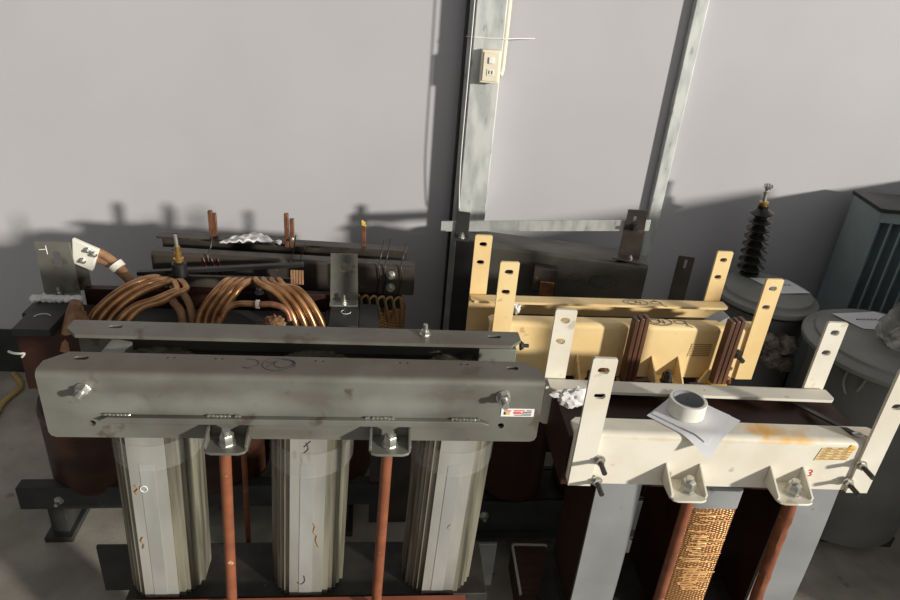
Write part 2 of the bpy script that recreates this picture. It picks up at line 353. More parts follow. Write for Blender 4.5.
def cup(parent, m, cx, ztop, zbot, w, dep, tri=True, name='rod_bracket', nutm='zinc', nr=.0122, nh=.018, th=.005, nx=0.):
    """U-shaped pocket welded on the web: base plate with two side gussets, nut sitting in it"""
    mb = MB(); h = w / 2
    mb.prism([(-h, 0), (-h, -dep + .014), (-h + .004, -dep + .004), (-h + .014, -dep), (h - .014, -dep), (h - .004, -dep + .004), (h, -dep + .014), (h, 0)], [],
             lambda u, v, d: (cx + u, v - .0005, zbot + d), 0, th)
    for sx in (-1, 1):
        if tri: poly = [(0, zbot), (-dep + .012, zbot), (-dep + .01, zbot + .012), (0, ztop)]
        else: poly = [(0, zbot), (-dep + .012, zbot), (-dep + .008, zbot + .014), (-.014, ztop), (0, ztop)]
        xa = cx + sx * h; mb.prism([(p[0] - .0005, p[1]) for p in poly], [], YZ, xa, xa - sx * th)
    o = mb.build(name, m, parent, bevel=.001)
    n = MB().bolt((cx + nx, -dep * .52, zbot + th), (0, 0, 1), nr, washer=1.2, nut=nh, shank=.008); n.build('nut', nutm, o)
    return o

def strap(parent, m, x, w, z0, z1, y, th=.007, slots=(), name='lifting_strap', rx=.0):
    mb = MB(); r = .003
    mb.prism([(x, z0), (x + w, z0), (x + w, z1 - r), (x + w - r, z1), (x + r, z1), (x, z1 - r)], [slot(*s) for s in slots], XZ, y, y + th)
    return mb.build(name, m, parent)

def stepped(cx, cy, R, n=6, a0=.42):
    ws = [R * a for a in [a0 + (.93 - a0) * (i / (n - 1)) ** .8 for i in range(n)]]
    ds = [math.sqrt(R * R - x * x) for x in ws]
    q = []
    for i in range(n):
        q.append((ws[i], -ds[i]))
        if i < n - 1: q.append((ws[i], -ds[i + 1]))
    right = q + [(x, -y) for x, y in reversed(q)]
    left = [(-x, y) for x, y in reversed(right)]
    pts = right + left
    return [(cx + x, cy + y) for x, y in pts], ws[0], ds[0]

# ------------------------------------------------------------------ 1. grey core, front left
G = thing('transformer_core', 'bare grey steel transformer core with three stepped legs, nearest on the left', 'transformer core', (-.672, .876, 0), 6.9)
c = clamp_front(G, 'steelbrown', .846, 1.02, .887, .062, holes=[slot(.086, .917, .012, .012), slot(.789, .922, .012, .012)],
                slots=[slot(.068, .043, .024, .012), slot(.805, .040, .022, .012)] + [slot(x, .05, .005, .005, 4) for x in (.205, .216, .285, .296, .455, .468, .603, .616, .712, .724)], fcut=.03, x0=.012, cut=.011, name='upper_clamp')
MB().prism([(.100, .930), (.116, .9245), (.750, .9245), (.766, .931), (.750, .937), (.116, .937)], [], XZ, -.011, -.0004).build('stiffener_rib', 'steel', c, bevel=.001)
for x0, x1 in ((.112, .155), (.28, .32), (.326, .334), (.548, .553), (.56, .6), (.70, .752)):
    n = max(2, int((x1 - x0) / .006)); mb = MB()
    for i in range(n): mb.blob((x0 + (x1 - x0) * i / n, -.004, .9385), .004, .0035, .002, .2, n=1, seed=i)
    mb.build('weld_bead', 'zinc', c)
for x, z in ((.083, .986), (.786, .986)):
    MB().bolt((x, 0, z), (0, -1, 0), .0112, washer=1.2, nut=.012, shank=.016).build('clamp_bolt', 'zinc', c)
lb = MB().box(.786, .846, -.0012, -.0004, .944, .961).build('warning_sticker', 'whiteplastic', c); lb['label'] = 'small white sticker with red print'
mb = MB()
for z, x0, x1 in ((.957, .809, .829), (.9535, .808, .822), (.9505, .809, .826)): mb.box(x0, x1, -.0018, -.0011, z - .001, z + .001)
mb.box(.791, .804, -.0018, -.0011, .9555, .9575); mb.build('red_print', 'redink', lb)
mb = MB()
for z in (.957, .9535, .950): mb.box(.825 if z < .956 else .832, .841, -.0018, -.0011, z - .0008, z + .0008)
mb.box(.791, .794, -.0018, -.0011, .948, .954); mb.box(.810, .841, -.0018, -.0011, .9465, .9475); mb.build('black_print', 'ink', lb)
mb = MB().box(.795, .802, -.0018, -.0011, .948, .9545); mb.build('orange_print', 'orange', lb)
# hand marking: a 7 and a 0 in an oval, and a loose arc beside it
zt = 1.0202
strokes('marker_writing', [ell(.395, .035, .028, .019, rot=.1), ell(.403, .037, .016, .012, rot=.25), ell(.399, .036, .021, .015, rot=.2, t0=-1.2, t1=1.4),
                           [(.373, .041), (.381, .042), (.390, .043)], [(.390, .043), (.383, .034), (.376, .025)], ell(.345, .036, .016, .014, t0=-2.2, t1=2.0)],
        lambda u, v, d: (u, v, zt), c, r=.0007)
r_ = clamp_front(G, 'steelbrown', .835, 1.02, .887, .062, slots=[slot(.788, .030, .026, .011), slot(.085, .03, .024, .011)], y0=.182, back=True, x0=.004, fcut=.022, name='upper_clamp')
MB().bolt((.653, .152, 1.02), (0, 0, 1), .008, nut=.008, shank=.012).build('flange_screw', 'zinc', r_)
MB().bolt((.841, .150, 1.003), (1, 0, 0), .007, nut=.004, shank=.010).build('clamp_bolt', 'blackbolt', r_)
MB().box(.755, .828, .118, .126, .945, 1.012).build('gusset_plate', 'steel', r_, bevel=.001)
MB().prism([(.068, .95), (.12, .95), (.12, 1.008), (.1, 1.012), (.085, 1.012)], [], lambda u, v, d: (u + .05 * (d - .06), d, v), .066, .12).build('gusset_plate', 'steel', r_, bevel=.001)
MB().tube([(.735, .112, .985), (.742, .08, 1.0), (.748, .066, .998)], .002, n=6).build('tie_wire', 'zinc', r_)
for cx, lz, nm in ((.158, 0, 'left'), (.445, 0, 'mid'), (.721, 0, 'right')):
    pts, w0, d0 = stepped(cx, .095, .079)
    lg = MB().prism(pts, [], XYlean, .44, .97).build('core_leg', 'lamedge', G, angle=30)
    MB().prism([(cx - w0, .095 - d0 - .0012), (cx + w0, .095 - d0 - .0012), (cx + w0, .095 - d0 - .0002), (cx - w0, .095 - d0 - .0002)], [], XYlean, .462, .886).build('face_sheet', 'lam', lg)
    MB().prism([(cx - w0 * .42, .095 - d0 - .0022), (cx + w0 * .35, .095 - d0 - .0022), (cx + w0 * .35, .095 - d0 - .0013), (cx - w0 * .42, .095 - d0 - .0013)], [], XYlean, .47, .81).build('shiny_strip', 'shiny', lg)
    bp = [(x + (x - cx) * .02, y + (y - .095) * .02) for x, y in pts]
    sk = [(cx + .0812 * math.cos(2 * PI * i / 36), .095 + .0812 * math.sin(2 * PI * i / 36)) for i in range(36)]
    hl = [(cx + .0806 * math.cos(2 * PI * i / 36), .095 + .0806 * math.sin(2 * PI * i / 36)) for i in range(36)]
    tz = {'left': .80, 'mid': .785, 'right': .79}[nm]
    MB().prism(sk, [hl], XYlean, tz, tz + .055).build('clear_tape_band', 'cleartape', lg)
# pen ticks on the legs
strokes('pen_mark', [[(.448, .862), (.452, .848), (.444, .838)], [(.444, .852), (.456, .866)]], lambda u, v, d: (u - .007 + .034 * (v - .9), .0212, v), G, r=.0007)
strokes('pen_mark', [[(.463, .665), (.468, .655), (.464, .64), (.472, .632), (.47, .618), (.476, .6)]], lambda u, v, d: (u - .007 + .034 * (v - .9), .0212, v), G, 'tanline', r=.0011)
strokes('pen_mark', [[(.448, .52), (.45, .505), (.443, .495), (.436, .5)]], lambda u, v, d: (u - .007 + .034 * (v - .9), .0212, v), G, 'ink', r=.0013)
strokes('pen_mark', [[(.138, .76), (.143, .752), (.137, .745), (.141, .738)]], lambda u, v, d: (u - .005 + .034 * (v - .9), .0202, v), G, 'tanline', r=.0011)
strokes('pen_mark', [[(.140, .63), (.136, .62), (.141, .612), (.138, .60)]], lambda u, v, d: (u - .005 + .034 * (v - .9), .0202, v), G, 'tanline', r=.0011)
strokes('pen_mark', [[(.735, .66), (.730, .652), (.737, .645)]], lambda u, v, d: (u - .007 + .034 * (v - .9), .0212, v), G, 'tanline', r=.0011)
strokes('chalk_ring', [ell(.153, .752, .006, .007, 14)], lambda u, v, d: (u - .005 + .034 * (v - .9), .0202, v), G, 'chalk', r=.0009)
MB().box(.08, .81, .022, .168, .875, .965).build('upper_yoke', 'darkcore', G, bevel=.002)
MB().box(.07, .815, .022, .168, .30, .458).build('lower_yoke', 'darkcore', G, bevel=.002)
lc = MB().prism([(.09, .004), (.764, .004), (.764, -.05), (.09, -.05)], [], XY, .468, .476).build('lower_clamp', 'redpaint', G)
lc['label'] = 'red painted lower clamp'
MB().box(.09, .764, -.004, .004, .33, .468).build('web', 'redpaint', lc)
MB().box(-.045, .86, .17, .178, .305, .445).build('lower_clamp', 'darksteel', G, bevel=.001)
for cx in (.10, .76):
    MB().box(cx, cx + .06, .01, .18, 0, .305).build('foot', 'darksteel', G, bevel=.002)
for cx, bx in ((.313, .293), (.590, .577)):
    cup(G, 'steel', cx, .921, .893, .073, .052, tri=False)
    MB().cyl((cx - .004, -.030, .893), (bx - .002, -.030, .40), .0100, n=20).build('tie_rod', 'redrod', G)
for cx in (.285, .60):
    MB().cyl((cx, .215, .89), (cx - .01, .215, .40), .006, n=14).build('tie_rod', 'redrod', G)

# ------------------------------------------------------------------ 2/3. painted cores with lifting straps
def nut_bolts(parent, spots, m, y=-.007, r=.0085, nut=.009, shank=.03, nm='zinc'):
    for x, z in spots:
        o = MB().cyl((x, y - .011, z), (x, y - .011 - shank, z), r * .62, n=14).build('clamp_bolt', m, parent)
        MB().bolt((x, y, z), (0, -1, 0), r, nut=nut, shank=.001).build('nut', nm, o)

W_ = thing('transformer_core', 'white painted transformer core with copper winding and tape roll on top, nearest on the right', 'transformer core', (.27, 1.063, 0), 5.0)
c = clamp_front(W_, 'whitestain', .655, .852, .724, .052, fcut=.012, cut=.012, rad=.014, slots=[slot(.62, .02, .006, .006, 4)], name='upper_clamp')
for x in (.004, .607):
    s_ = strap(c, 'white', x, .047, .723, 1.03, -.0075, slots=[(x + .0235, 1.003, .023, .014), (x + .0265, .946, .023, .014)])
nut_bolts(c, ((.058, .792), (.062, .738), (.612, .800), (.600, .752)), 'blackbolt', y=-.0075)
lb = MB().prism([(.512, .8015), (.583, .8055), (.590, .838), (.520, .834)], [], XZ, -.0012, -.0003).build('rating_label', 'tan', c); lb['label'] = 'tan label with rows of brown print'
mb = MB()
for i, z in enumerate((.806, .8125, .819, .8255, .832)):
    x0 = .516 + i * .0017
    mb.box(x0, x0 + .066, -.0017, -.0011, z - .0006, z + .0006)
    for k in range(3): a = x0 + .004 + k * .021 + random.random() * .008; mb.box(a, a + .011, -.0017, -.0011, z + .002, z + .0035)
mb.build('label_print', 'tanline', lb)
mb = MB()
mb.blob((.584, -.0008, .836), .008, .001, .007, .5, n=2, seed=2); mb.blob((.578, -.0008, .829), .004, .001, .008, .5, n=2, seed=4)
mb.build('orange_smear', 'orange', c)
strokes('red_figure', [[(.512, .774), (.517, .776), (.520, .771), (.515, .768), (.520, .765), (.517, .760), (.511, .761)]], lambda u, v, d: (u, -.0005, v), c, 'redink', r=.0013)
r_ = clamp_front(W_, 'white', .655, .850, .724, .052, y0=.203, back=True, x0=-.02, fcut=.008, cut=.01, slots=[slot(.335, .03, .005, .005, 4)], name='upper_clamp')
for x in (-.024, .589):
    strap(r_, 'white', x, .047, .724, 1.02, .2035, slots=[(x + .0235, .994, .021, .014), (x + .021, .942, .021, .014)])
MB().box(-.004, .645, .02, .19, .70, .826).build('upper_yoke', 'brown', W_, bevel=.002)
b_ = MB().quadbox([(.545, .16, .8275), (.562, .16, .8275), (.605, .022, .853), (.590, .022, .853), (.545, .16, .8315), (.562, .16, .8315), (.605, .022, .857), (.590, .022, .857)]).build('binding_strap', 'darksteel', W_)
MB().blob((.600, .02, .857), .010, .007, .004, .3, n=2).build('strap_buckle', 'zinc', b_)
# legs
for x0, x1 in ((.075, .172), (.50, .612)):
    lg = MB().box(x0 + .004, x1 - .006, .022, .215, .18, .72).build('core_leg', 'brown', W_, bevel=.002)
    mb = MB(); n = 10
    for i in range(n):                                   # front sheet bows slightly, right edge turned back
        z0 = .18 + .54 * i / n; z1 = .18 + .54 * (i + 1) / n
        b0 = .008 * math.sin(PI * i / n); b1 = .008 * math.sin(PI * (i + 1) / n)
        mb.quadbox([(x0 - b0 * .2, .017 - b0, z0), (x1, .017 - b0, z0), (x1, .0205, z0), (x0, .0205, z0), (x0 - b1 * .2, .017 - b1, z1), (x1, .017 - b1, z1), (x1, .0205, z1), (x0, .0205, z1)])
    mb.build('face_plate', 'greyplate', lg)
lg = MB().box(.2855, .3905, .0125, .215, .18, .70).build('core_leg', 'brown', W_, bevel=.002)
mb = MB(); 
pr = []
for i in range(13): a = -PI / 2 * i / 12; pr.append((.287 + .012 - .012 * math.cos(-a) , .0 + .012 - .012 * math.sin(-a)))
front = [(.285, .03), (.285, .012), (.289, .004), (.298, .0), (.378, .0), (.387, .004), (.391, .012), (.391, .03)]
MB().prism(front, [], XY, .20, .662).build('copper_winding', 'wound', lg)
front2 = [(x + (.001 if x > .33 else -.001), y - .001) for x, y in front]
MB().prism(front2, [], XY, .662, .712).build('grey_wrap', 'greyplate', lg)
mb = MB()
for k in range(46):
    z = .415 + k * .0052 + random.random() * .002
    if random.random() < .85:
        xa = .292 + random.random() * .03; xb = xa + .03 + random.random() * .045
        mb.tube([(xa, -.0007, z), ((xa + xb) / 2, -.0016, z + (random.random() - .5) * .003), (min(xb, .386), -.0007, z)], .0015, n=5, smooth=2)
mb.build('wire_turns', 'shinycopper', lg)
MB().box(.06, .62, .02, .21, .10, .30).build('lower_yoke', 'darkcore', W_, bevel=.002)
MB().box(-.02, .68, -.02, .018, .10, .29).build('lower_clamp', 'darksteel', W_, bevel=.002)
for cx, m_ in ((.238, 'redrod'), (.461, 'redrod')):
    cup(W_, 'white', cx, .784, .738, .076, .066, nr=.0138, nh=.022, nx=.004)
MB().cyl((.250, -.038, .738), (.254, -.038, .29), .0115, n=20).build('tie_rod', 'redrod', W_)
mb = MB(); rg = []
for i in range(22):
    z = .738 - .44 * i / 21; rr = .0128 + .0016 * noise.noise(Vector((i * 1.7, 0, 3)))
    ring = mb.ring((.470 + .012 * i / 21, -.038, z), (0, 0, 1), rr, 12)
    for v in ring: v.co.x += .002 * noise.noise(v.co * 90); v.co.y += .002 * noise.noise(v.co * 110)
    rg.append(ring)
mb.loft(rg); mb.build('tie_rod', 'redrod', W_)
for cx in (.08, .54): MB().box(cx, cx + .06, -.01, .21, 0, .10).build('foot', 'darksteel', W_, bevel=.002)

K = thing('transformer_core', 'cream painted transformer core with four upright straps, behind the white one', 'transformer core', (.107, 1.5, 0), 7.5)
c = clamp_front(K, 'cream', .76, .850, .690, .04, holes=[slot(.694, .720, .013, .013)], fcut=.01, cut=.006, rad=.014, name='upper_clamp')
for x, zt_ in ((.008, 1.022), (.712, 1.0)):
    strap(c, 'cream', x, .048, .691, zt_, -.0075, slots=[(x + .024, zt_ - .027, .022, .013), (x + .022, zt_ - .082, .022, .013)])
nut_bolts(c, ((.694, .770),), 'blackbolt', y=-.0002, r=.011, shank=.03, nm='blackbolt')
lb = MB().prism([(.556, .757), (.622, .760), (.626, .802), (.562, .799)], [], XZ, -.0012, -.0003).build('rating_label', 'tan', c); lb['label'] = 'tan label with rows of brown print'
mb = MB()
for i in range(7): z = .762 + i * .0058; mb.box(.561, .619, -.0019, -.0011, z - .0013, z + .0013)
mb.build('label_print', 'tanline', lb)
def oba(u0, v0, s, k=.55):
    return [ell(u0, v0, .040 * s, .030 * s * k, rot=-.05), ell(u0 - .012 * s, v0, .014 * s, .017 * s * k), [(u0 + .004 * s, v0 + .02 * s * k), (u0 + .006 * s, v0 - .002 * s), (u0 + .018 * s, v0 - .004 * s)],
            [(u0 + .016 * s, v0 + .012 * s * k), (u0 + .014 * s, v0 - .018 * s * k)], ell(u0 + .066 * s, v0, .017 * s, .015 * s * k), [(u0 + .083 * s, v0 + .01 * s * k), (u0 + .084 * s, v0 - .03 * s * k), (u0 + .094 * s, v0 - .04 * s * k)]]
strokes('marker_writing', oba(.465, .024, .9, .75), lambda u, v, d: (u, v, .8503), c, r=.0009)
r_ = clamp_front(K, 'cream', .745, .850, .690, .05, y0=.168, back=True, x0=-.033, fcut=.008, cut=.008, name='upper_clamp')
for x, zt_ in ((-.032, 1.022), (.661, 1.002)):
    strap(r_, 'cream', x, .047, .692, zt_, .1685, slots=[(x + .0235, zt_ - .026, .021, .013), (x + .021, zt_ - .079, .021, .013)])
strokes('marker_writing', [[(q[0], q[1]) for q in l] for l in oba(.44, .137, .9, .6)], lambda u, v, d: (u, v, .8503), r_, r=.0008)
MB().blob((.50, .148, .8502), .007, .005, .0008, .3, n=2).build('rust_spot', 'tanline', r_)
MB().box(.05, .70, .02, .145, .66, .80).build('upper_yoke', 'brown', K, bevel=.002)
mb = MB().prism([(.60, .815), (.63, .845), (.665, .868), (.668, .86), (.655, .838), (.632, .82)], [], XZ, .03, .075); mb.build('foil_tab', 'greyplate', K, bevel=.003)
for cx in (.285, .495):
    cup(K, 'cream', cx, .758, .694, .080, .072, nutm='blackbolt', nr=.014, nh=.026)
for xt, xb in ((.372, .384), (.632, .640)):
    o = None; mb = MB()
    for k in range(3):
        dx = (k - 1) * .0135
        mb.quadbox([(xb + dx - .006, -.05, .66), (xb + dx + .006, -.05, .66), (xb + dx + .006, -.024, .66), (xb + dx - .006, -.024, .66), (xt + dx + .012 - .006, -.05, .893 + k * .003), (xt + dx + .012 + .006, -.05, .893 + k * .003), (xt + dx + .012 + .006, -.024, .893 + k * .003), (xt + dx + .012 - .006, -.024, .893 + k * .003)])
    o = mb.build('insulation_bar', 'barbrown', K, bevel=.002)
    MB().box(xb - .024, xb + .024, -.055, -.02, .655, .702).build('yellow_tape', 'yellowtape', o, bevel=.003)
MB().prism([(.595, .69), (.612, .73), (.632, .73), (.628, .69)], [], XZ, -.028, -.020).build('angle_tab', 'cream', K, bevel=.001)
MB().tube([(.66, -.03, .70), (.668, -.035, .712), (.678, -.03, .706), (.684, -.025, .69)], .006, n=8).build('copper_lead', 'copperdark', K)
for cx in (.14, .37, .60):
    MB().lathe((cx, .085, .24), [(.09, 0), (.095, .01), (.095, .39), (.09, .40)], n=36).build('winding', 'brown', K)
    MB().box(cx - .05, cx + .05, .03, .14, .2, .70).build('core_leg', 'darkcore', K)
lc = MB().box(.0, .74, .0, .012, .085, .232).build('lower_clamp', 'darksteel', K, bevel=.002)
MB().box(.0, .74, -.03, -.0005, .107, .115).build('flange', 'darksteel', lc, bevel=.001)
MB().bolt((.052, 0, .183), (0, -1, 0), .011, nut=.01, shank=.01).build('clamp_bolt', 'zinc', lc)
MB().box(.0, .74, .15, .165, .085, .232).build('lower_clamp', 'darksteel', K, bevel=.002)
MB().box(.05, .70, .02, .145, .09, .23).build('lower_yoke', 'darkcore', K)
for cx in (.02, .66): MB().box(cx, cx + .06, -.005, .17, 0, .085).build('foot', 'darksteel', K, bevel=.002)

# crumpled tape bits and rags
o = MB().blob((0, 0, 0), .010, .008, .014, .6, n=3, seed=3).build('tape_scrap', 'rag'); o.location = (.178, 1.562, .864)
tag(o, 'small crumpled white scrap behind the cream left strap', 'scrap')
# timber skid
o = MB().quadbox([(.255, 1.462, 0), (.36, 1.472, 0), (.40, 1.29, 0), (.285, 1.282, 0), (.255, 1.462, .10), (.36, 1.472, .10), (.40, 1.29, .10), (.285, 1.282, .10)])
o = thing('timber_block', 'dark red timber block with white tape edge on floor behind white core', 'timber block', (.27, 1.29, 0), 5)
MB().box(.0, .105, .015, .19, 0, .10).build('block', 'wood', o, bevel=.003)
mb = MB().box(-.002, .004, .013, .192, .094, .1025); mb.box(-.002, .108, .186, .193, .094, .1025); mb.build('white_tape', 'tapewhite', o)

# paper sheets and tape roll on the white core
def sheet(name, label, cx, cy, s, rot, zf, group=None):
    mb = MB(); n = 16; vs = {}
    for i in range(n + 1):
        for j in range(n + 1):
            u = (i / n - .5) * s; v = (j / n - .5) * s
            x = cx + u * math.cos(rot) - v * math.sin(rot); y = cy + u * math.sin(rot) + v * math.cos(rot)
            vs[i, j] = mb.bm.verts.new((x, y, zf(x, y)))
    for i in range(n):
        for j in range(n): mb.bm.faces.new((vs[i, j], vs[i + 1, j], vs[i + 1, j + 1], vs[i, j + 1]))
    o = mb.build(name, 'paper', None, angle=80)
    o.location = W_.location; o.rotation_euler = W_.rotation_euler
    return tag(o, label, 'paper', group)
def z1(x, y): return .8535 + (0 if y > .004 else -.42 * (.004 - y) - 2.0 * (.004 - y) ** 2 * 2)
def z2(x, y): return z1(x, y) + .0018 + (.05 * max(0, .03 - y)) 
sheet('paper_sheet', 'lower white paper sheet with its corner hanging over the white clamp', .266, .060, .142, math.radians(43), z1)
sheet('paper_sheet', 'upper white paper sheet lying directly beneath the white tape roll', .264, .070, .122, math.radians(46), z2)
t = thing('tape_roll', 'roll of white tape standing on paper on the white core', 'tape roll', (W_.matrix_basis @ Vector((.252, .076, .8563))), 5); t.scale = (.9, .9, .95)
MB().lathe((0, 0, 0), [(.036, .0), (.0415, .0), (.0425, .001), (.0425, .035), (.0415, .036), (.036, .036)], n=56, cap=False).build('tape', 'tapewhite', t)
mb = MB(); a = mb.ring((0, 0, 0), (0, 0, 1), .036, 56); b = mb.ring((0, 0, .036), (0, 0, 1), .036, 56); a2 = mb.ring((0, 0, 0), (0, 0, 1), .034, 56); b2 = mb.ring((0, 0, .036), (0, 0, 1), .034, 56)
mb.loft([a, b, b2, a2, a], cap=False) if False else mb.loft([a, b, b2, a2], cap=False)
mb.build('cardboard_tube', 'greyplate', t)
# rag tucked behind the front left strap of the white core
mb = MB().blob((0, 0, 0), .031, .011, .024, .42, fr=8, n=4, seed=5)
mb.blob((-.032, .004, .004), .020, .007, .006, .4, fr=5, n=3, seed=8)
o = mb.build('crumpled_tissue', 'rag'); o.location = W_.matrix_basis @ Vector((.018, .10, .853)); o.location.z = .866; o.rotation_euler = (0, 0, .1)
tag(o, 'crumpled white tissue behind the left strap of the white core', 'tissue')

# ------------------------------------------------------------------ 4. transformer with copper leads, left
T = thing('transformer', 'brown transformer with looping copper leads, behind the grey core', 'transformer', (-1.137, 1.455, 0), 8.0)
for i, cx in enumerate((.12, .47, .80)):
    wd = MB().lathe((cx, .13, .16), [(.13, 0), (.143, .008), (.150, .03), (.150, .26), (.146, .285), (.132, .30), (.132, .37)], n=56).build('winding', 'winding', T)
    MB().lathe((cx, .13, .41), [(.1505, 0), (.1525, .004), (.1525, .012), (.1505, .016)], n=56).build('band', 'blackbrown', wd)
    MB().box(cx - .05, cx + .05, .08, .18, .12, .60).build('core_leg', 'darkcore', T)
for x0, x1 in ((.003, .19), (.80, .955)):
    bx = MB().box(x0, x1, .02, .205, .53, .70).build('end_block', 'brown', T, bevel=.002)
MB().tube([(-.024, .02, .650), (-.010, .016, .647), (.006, .016, .646), (.016, .018, .645), (.008, .017, .634)], .0032, n=8).build('tie_strip', 'tapewhite', T)
MB().box(.13, .172, .012, .0185, .50, .532).build('paper_tag', 'greyplate', T)
bm1 = MB().box(.0, .094, .013, .225, .7005, .722).build('end_beam', 'darksteel', T, bevel=.002)
MB().box(-.035, .012, .14, .235, .68, .70).build('beam_tab', 'darksteel', bm1, bevel=.002)
strokes('chalk_letter', [ell(.047, .085, .020, .016, 14, .3, 3.3)], lambda u, v, d: (u, v, .7222), bm1, 'chalk', r=.0012)
bm2 = MB().box(.815, .899, .065, .225, .7005, .722).build('end_beam', 'darksteel', T, bevel=.002)
MB().box(.8995, .958, .068, .225, .61, .712).build('beam_cover', 'black', bm2, bevel=.002)
strokes('chalk_letter', [ell(.862, .150, .014, .013, 14, 2.2, 6.4)], lambda u, v, d: (u, v, .7222), bm2, 'chalk', r=.0010)
def angle_bracket(par, x0, x1, ztop, y, fy, sl):
    mb = MB().prism([(x0, .727), (x1, .727), (x1 - .004, ztop), (x0 + .002, ztop)], [slot(*sl)], XZ, y, y + .005)
    b = mb.build('angle_bracket', 'steel', par)
    MB().box(x0, x1, fy, y + .005, .7225, .7275).build('bracket_foot', 'zinc', b, bevel=.001)
    MB().bolt(((x0 + x1) / 2, (fy + y) / 2, .7275), (0, 0, 1), .008, nut=.008, shank=.015).build('bracket_bolt', 'zinc', b)
    return b
b = angle_bracket(bm1, -.004, .094, .885, .222, .185, (.05, .832, .022, .05))
mb = MB()
for i in range(9): mb.blob((-.012 + .0145 * i, .18, .729), .012, .016, .011, .35, fr=8, n=2, seed=i)
mb.build('white_tape', 'rag', b)
strokes('chalk_letter', [[(.007, .861), (.026, .863)], [(.026, .874), (.027, .848)]], lambda u, v, d: (u, .2215, v), b, 'chalk', r=.0013)
b = angle_bracket(bm2, .812, .896, .877, .222, .180, (.853, .835, .020, .030))
MB().box(.803, .812, .235, .245, .76, .84).build('back_tab', 'steel', b)
MB().box(.19, .815, .06, .20, .56, .695).build('upper_yoke', 'darksteel', T, bevel=.002)
MB().box(.20, .80, .03, .0595, .60, .69).build('insulation_board', 'brown', T, bevel=.002)
MB().box(.10, .83, .235, .262, .672, .735).build('rear_rail', 'brown', T, bevel=.002)
strokes('chalk_letter', [ell(.590, .668, .009, .007, 14, .7, 5.6)], lambda u, v, d: (u, .0292, v), T, 'chalk', r=.0011)
MB().box(.622, .640, .024, .03, .60, .755).build('board_strap', 'blackbrown', T)
# base
MB().box(-.085, 1.0, -.012, .03, .118, .20).build('base_beam', 'darksteel', T, bevel=.003)
MB().box(-.085, 1.0, .23, .27, .118, .20).build('base_beam', 'darksteel', T, bevel=.003)
MB().bolt((.03, -.012, .155), (0, -1, 0), .010, nut=.009, shank=.012).build('base_bolt', 'zinc', T)
for cx in (.005, .85):
    ft = MB().box(cx - .02, cx + .03, -.005, .26, .02, .118).build('foot', 'darksteel', T, bevel=.002)
    MB().box(cx - .035, cx + .045, -.03, .27, 0, .02).build('foot_plate', 'darksteel', ft, bevel=.002)
MB().box(.945, 1.07, .0, .012, .03, .32).build('side_board', 'blackbrown', T)
# copper leads
def lead(pts, r=.0095, m='copper', name='copper_lead'):
    return MB().tube(pts, r, n=12, smooth=6).build(name, m, T)
for i in range(3):
    dx = .025 * i
    lead([(.155 + dx, .07, .66), (.170 + dx, .08, .715), (.205 + dx, .095, .760 - .002 * i), (.252 + dx, .115, .795 - .004 * i), (.300 + dx, .145, .812 - .006 * i), (.325 + dx, .185, .802 - .006 * i), (.33 + dx, .22, .775)])
for i in range(2):
    dx = .024 * i
    lead([(.236 + dx, .055, .66), (.250 + dx, .06, .72), (.29 + dx, .075, .762), (.345 + dx * .6, .09, .780 - .008 * i), (.385 + dx * .3, .11, .793 - .006 * i), (.395 + dx, .13, .794), (.375 + dx, .17, .797), (.35 + dx, .21, .78)])
lead([(.374, .12, .785), (.392, .10, .765), (.41, .09, .74), (.415, .08, .66)], .011, 'wrap', 'wrapped_lead')
lead([(.412, .12, .788), (.428, .11, .760), (.436, .10, .73), (.44, .09, .66)], .010, 'wrap', 'wrapped_lead')
for i in range(4):
    dx = .020 * i
    lead([(.452 + dx, .07, .66), (.462 + dx, .08, .735), (.483 + dx, .095, .775), (.506 + dx * 1.0, .12, .800 + .002 * i), (.522 + dx * 1.0, .16, .808), (.53 + dx * 1.0, .21, .79)])
for i in range(4):
    dx = .022 * i
    lead([(.600 + dx * .9, .22, .785), (.602 + dx, .18, .806), (.622 + dx * 1.0, .14, .810 - .001 * i), (.662 + dx * 1.0, .12, .798 + .003 * i), (.700 + dx * 1.0, .095, .765 + .004 * i), (.722 + dx * 1.15, .08, .72), (.728 + dx * 1.3, .075, .66)])
lead([(.520, .035, .66), (.528, .04, .735), (.545, .05, .775), (.575, .06, .788), (.618, .06, .788)], .0085)
lead([(.612, .058, .788), (.635, .058, .789), (.668, .06, .788), (.70, .055, .775), (.712, .05, .745)], .0085, 'copperdark')
MB().cyl((.620, .06, .788), (.630, .06, .788), .0125, n=18).build('white_band', 'tapewhite', T)
mb = MB().tube([(.512, .035, .66), (.517, .035, .70), (.524, .038, .735), (.530, .041, .755)], lambda q: .0165 - .007 * q, n=12); mb.build('lead_sleeve', 'copper', T)
mb = MB().blob((.672, .04, .735), .026, .018, .026, .55, fr=10, n=4, seed=11); mb.blob((.69, .038, .69), .020, .016, .035, .4, n=3, seed=13); mb.build('crumpled_wrap', 'wrap', T)
mb = MB().blob((.155, .06, .715), .022, .016, .05, .4, n=4, seed=21); mb.build('crumpled_wrap', 'wrap', T)
lead([(.118, .03, .65), (.128, .04, .70), (.138, .06, .745), (.140, .09, .765)], .017, 'wrap', 'wrapped_lead')
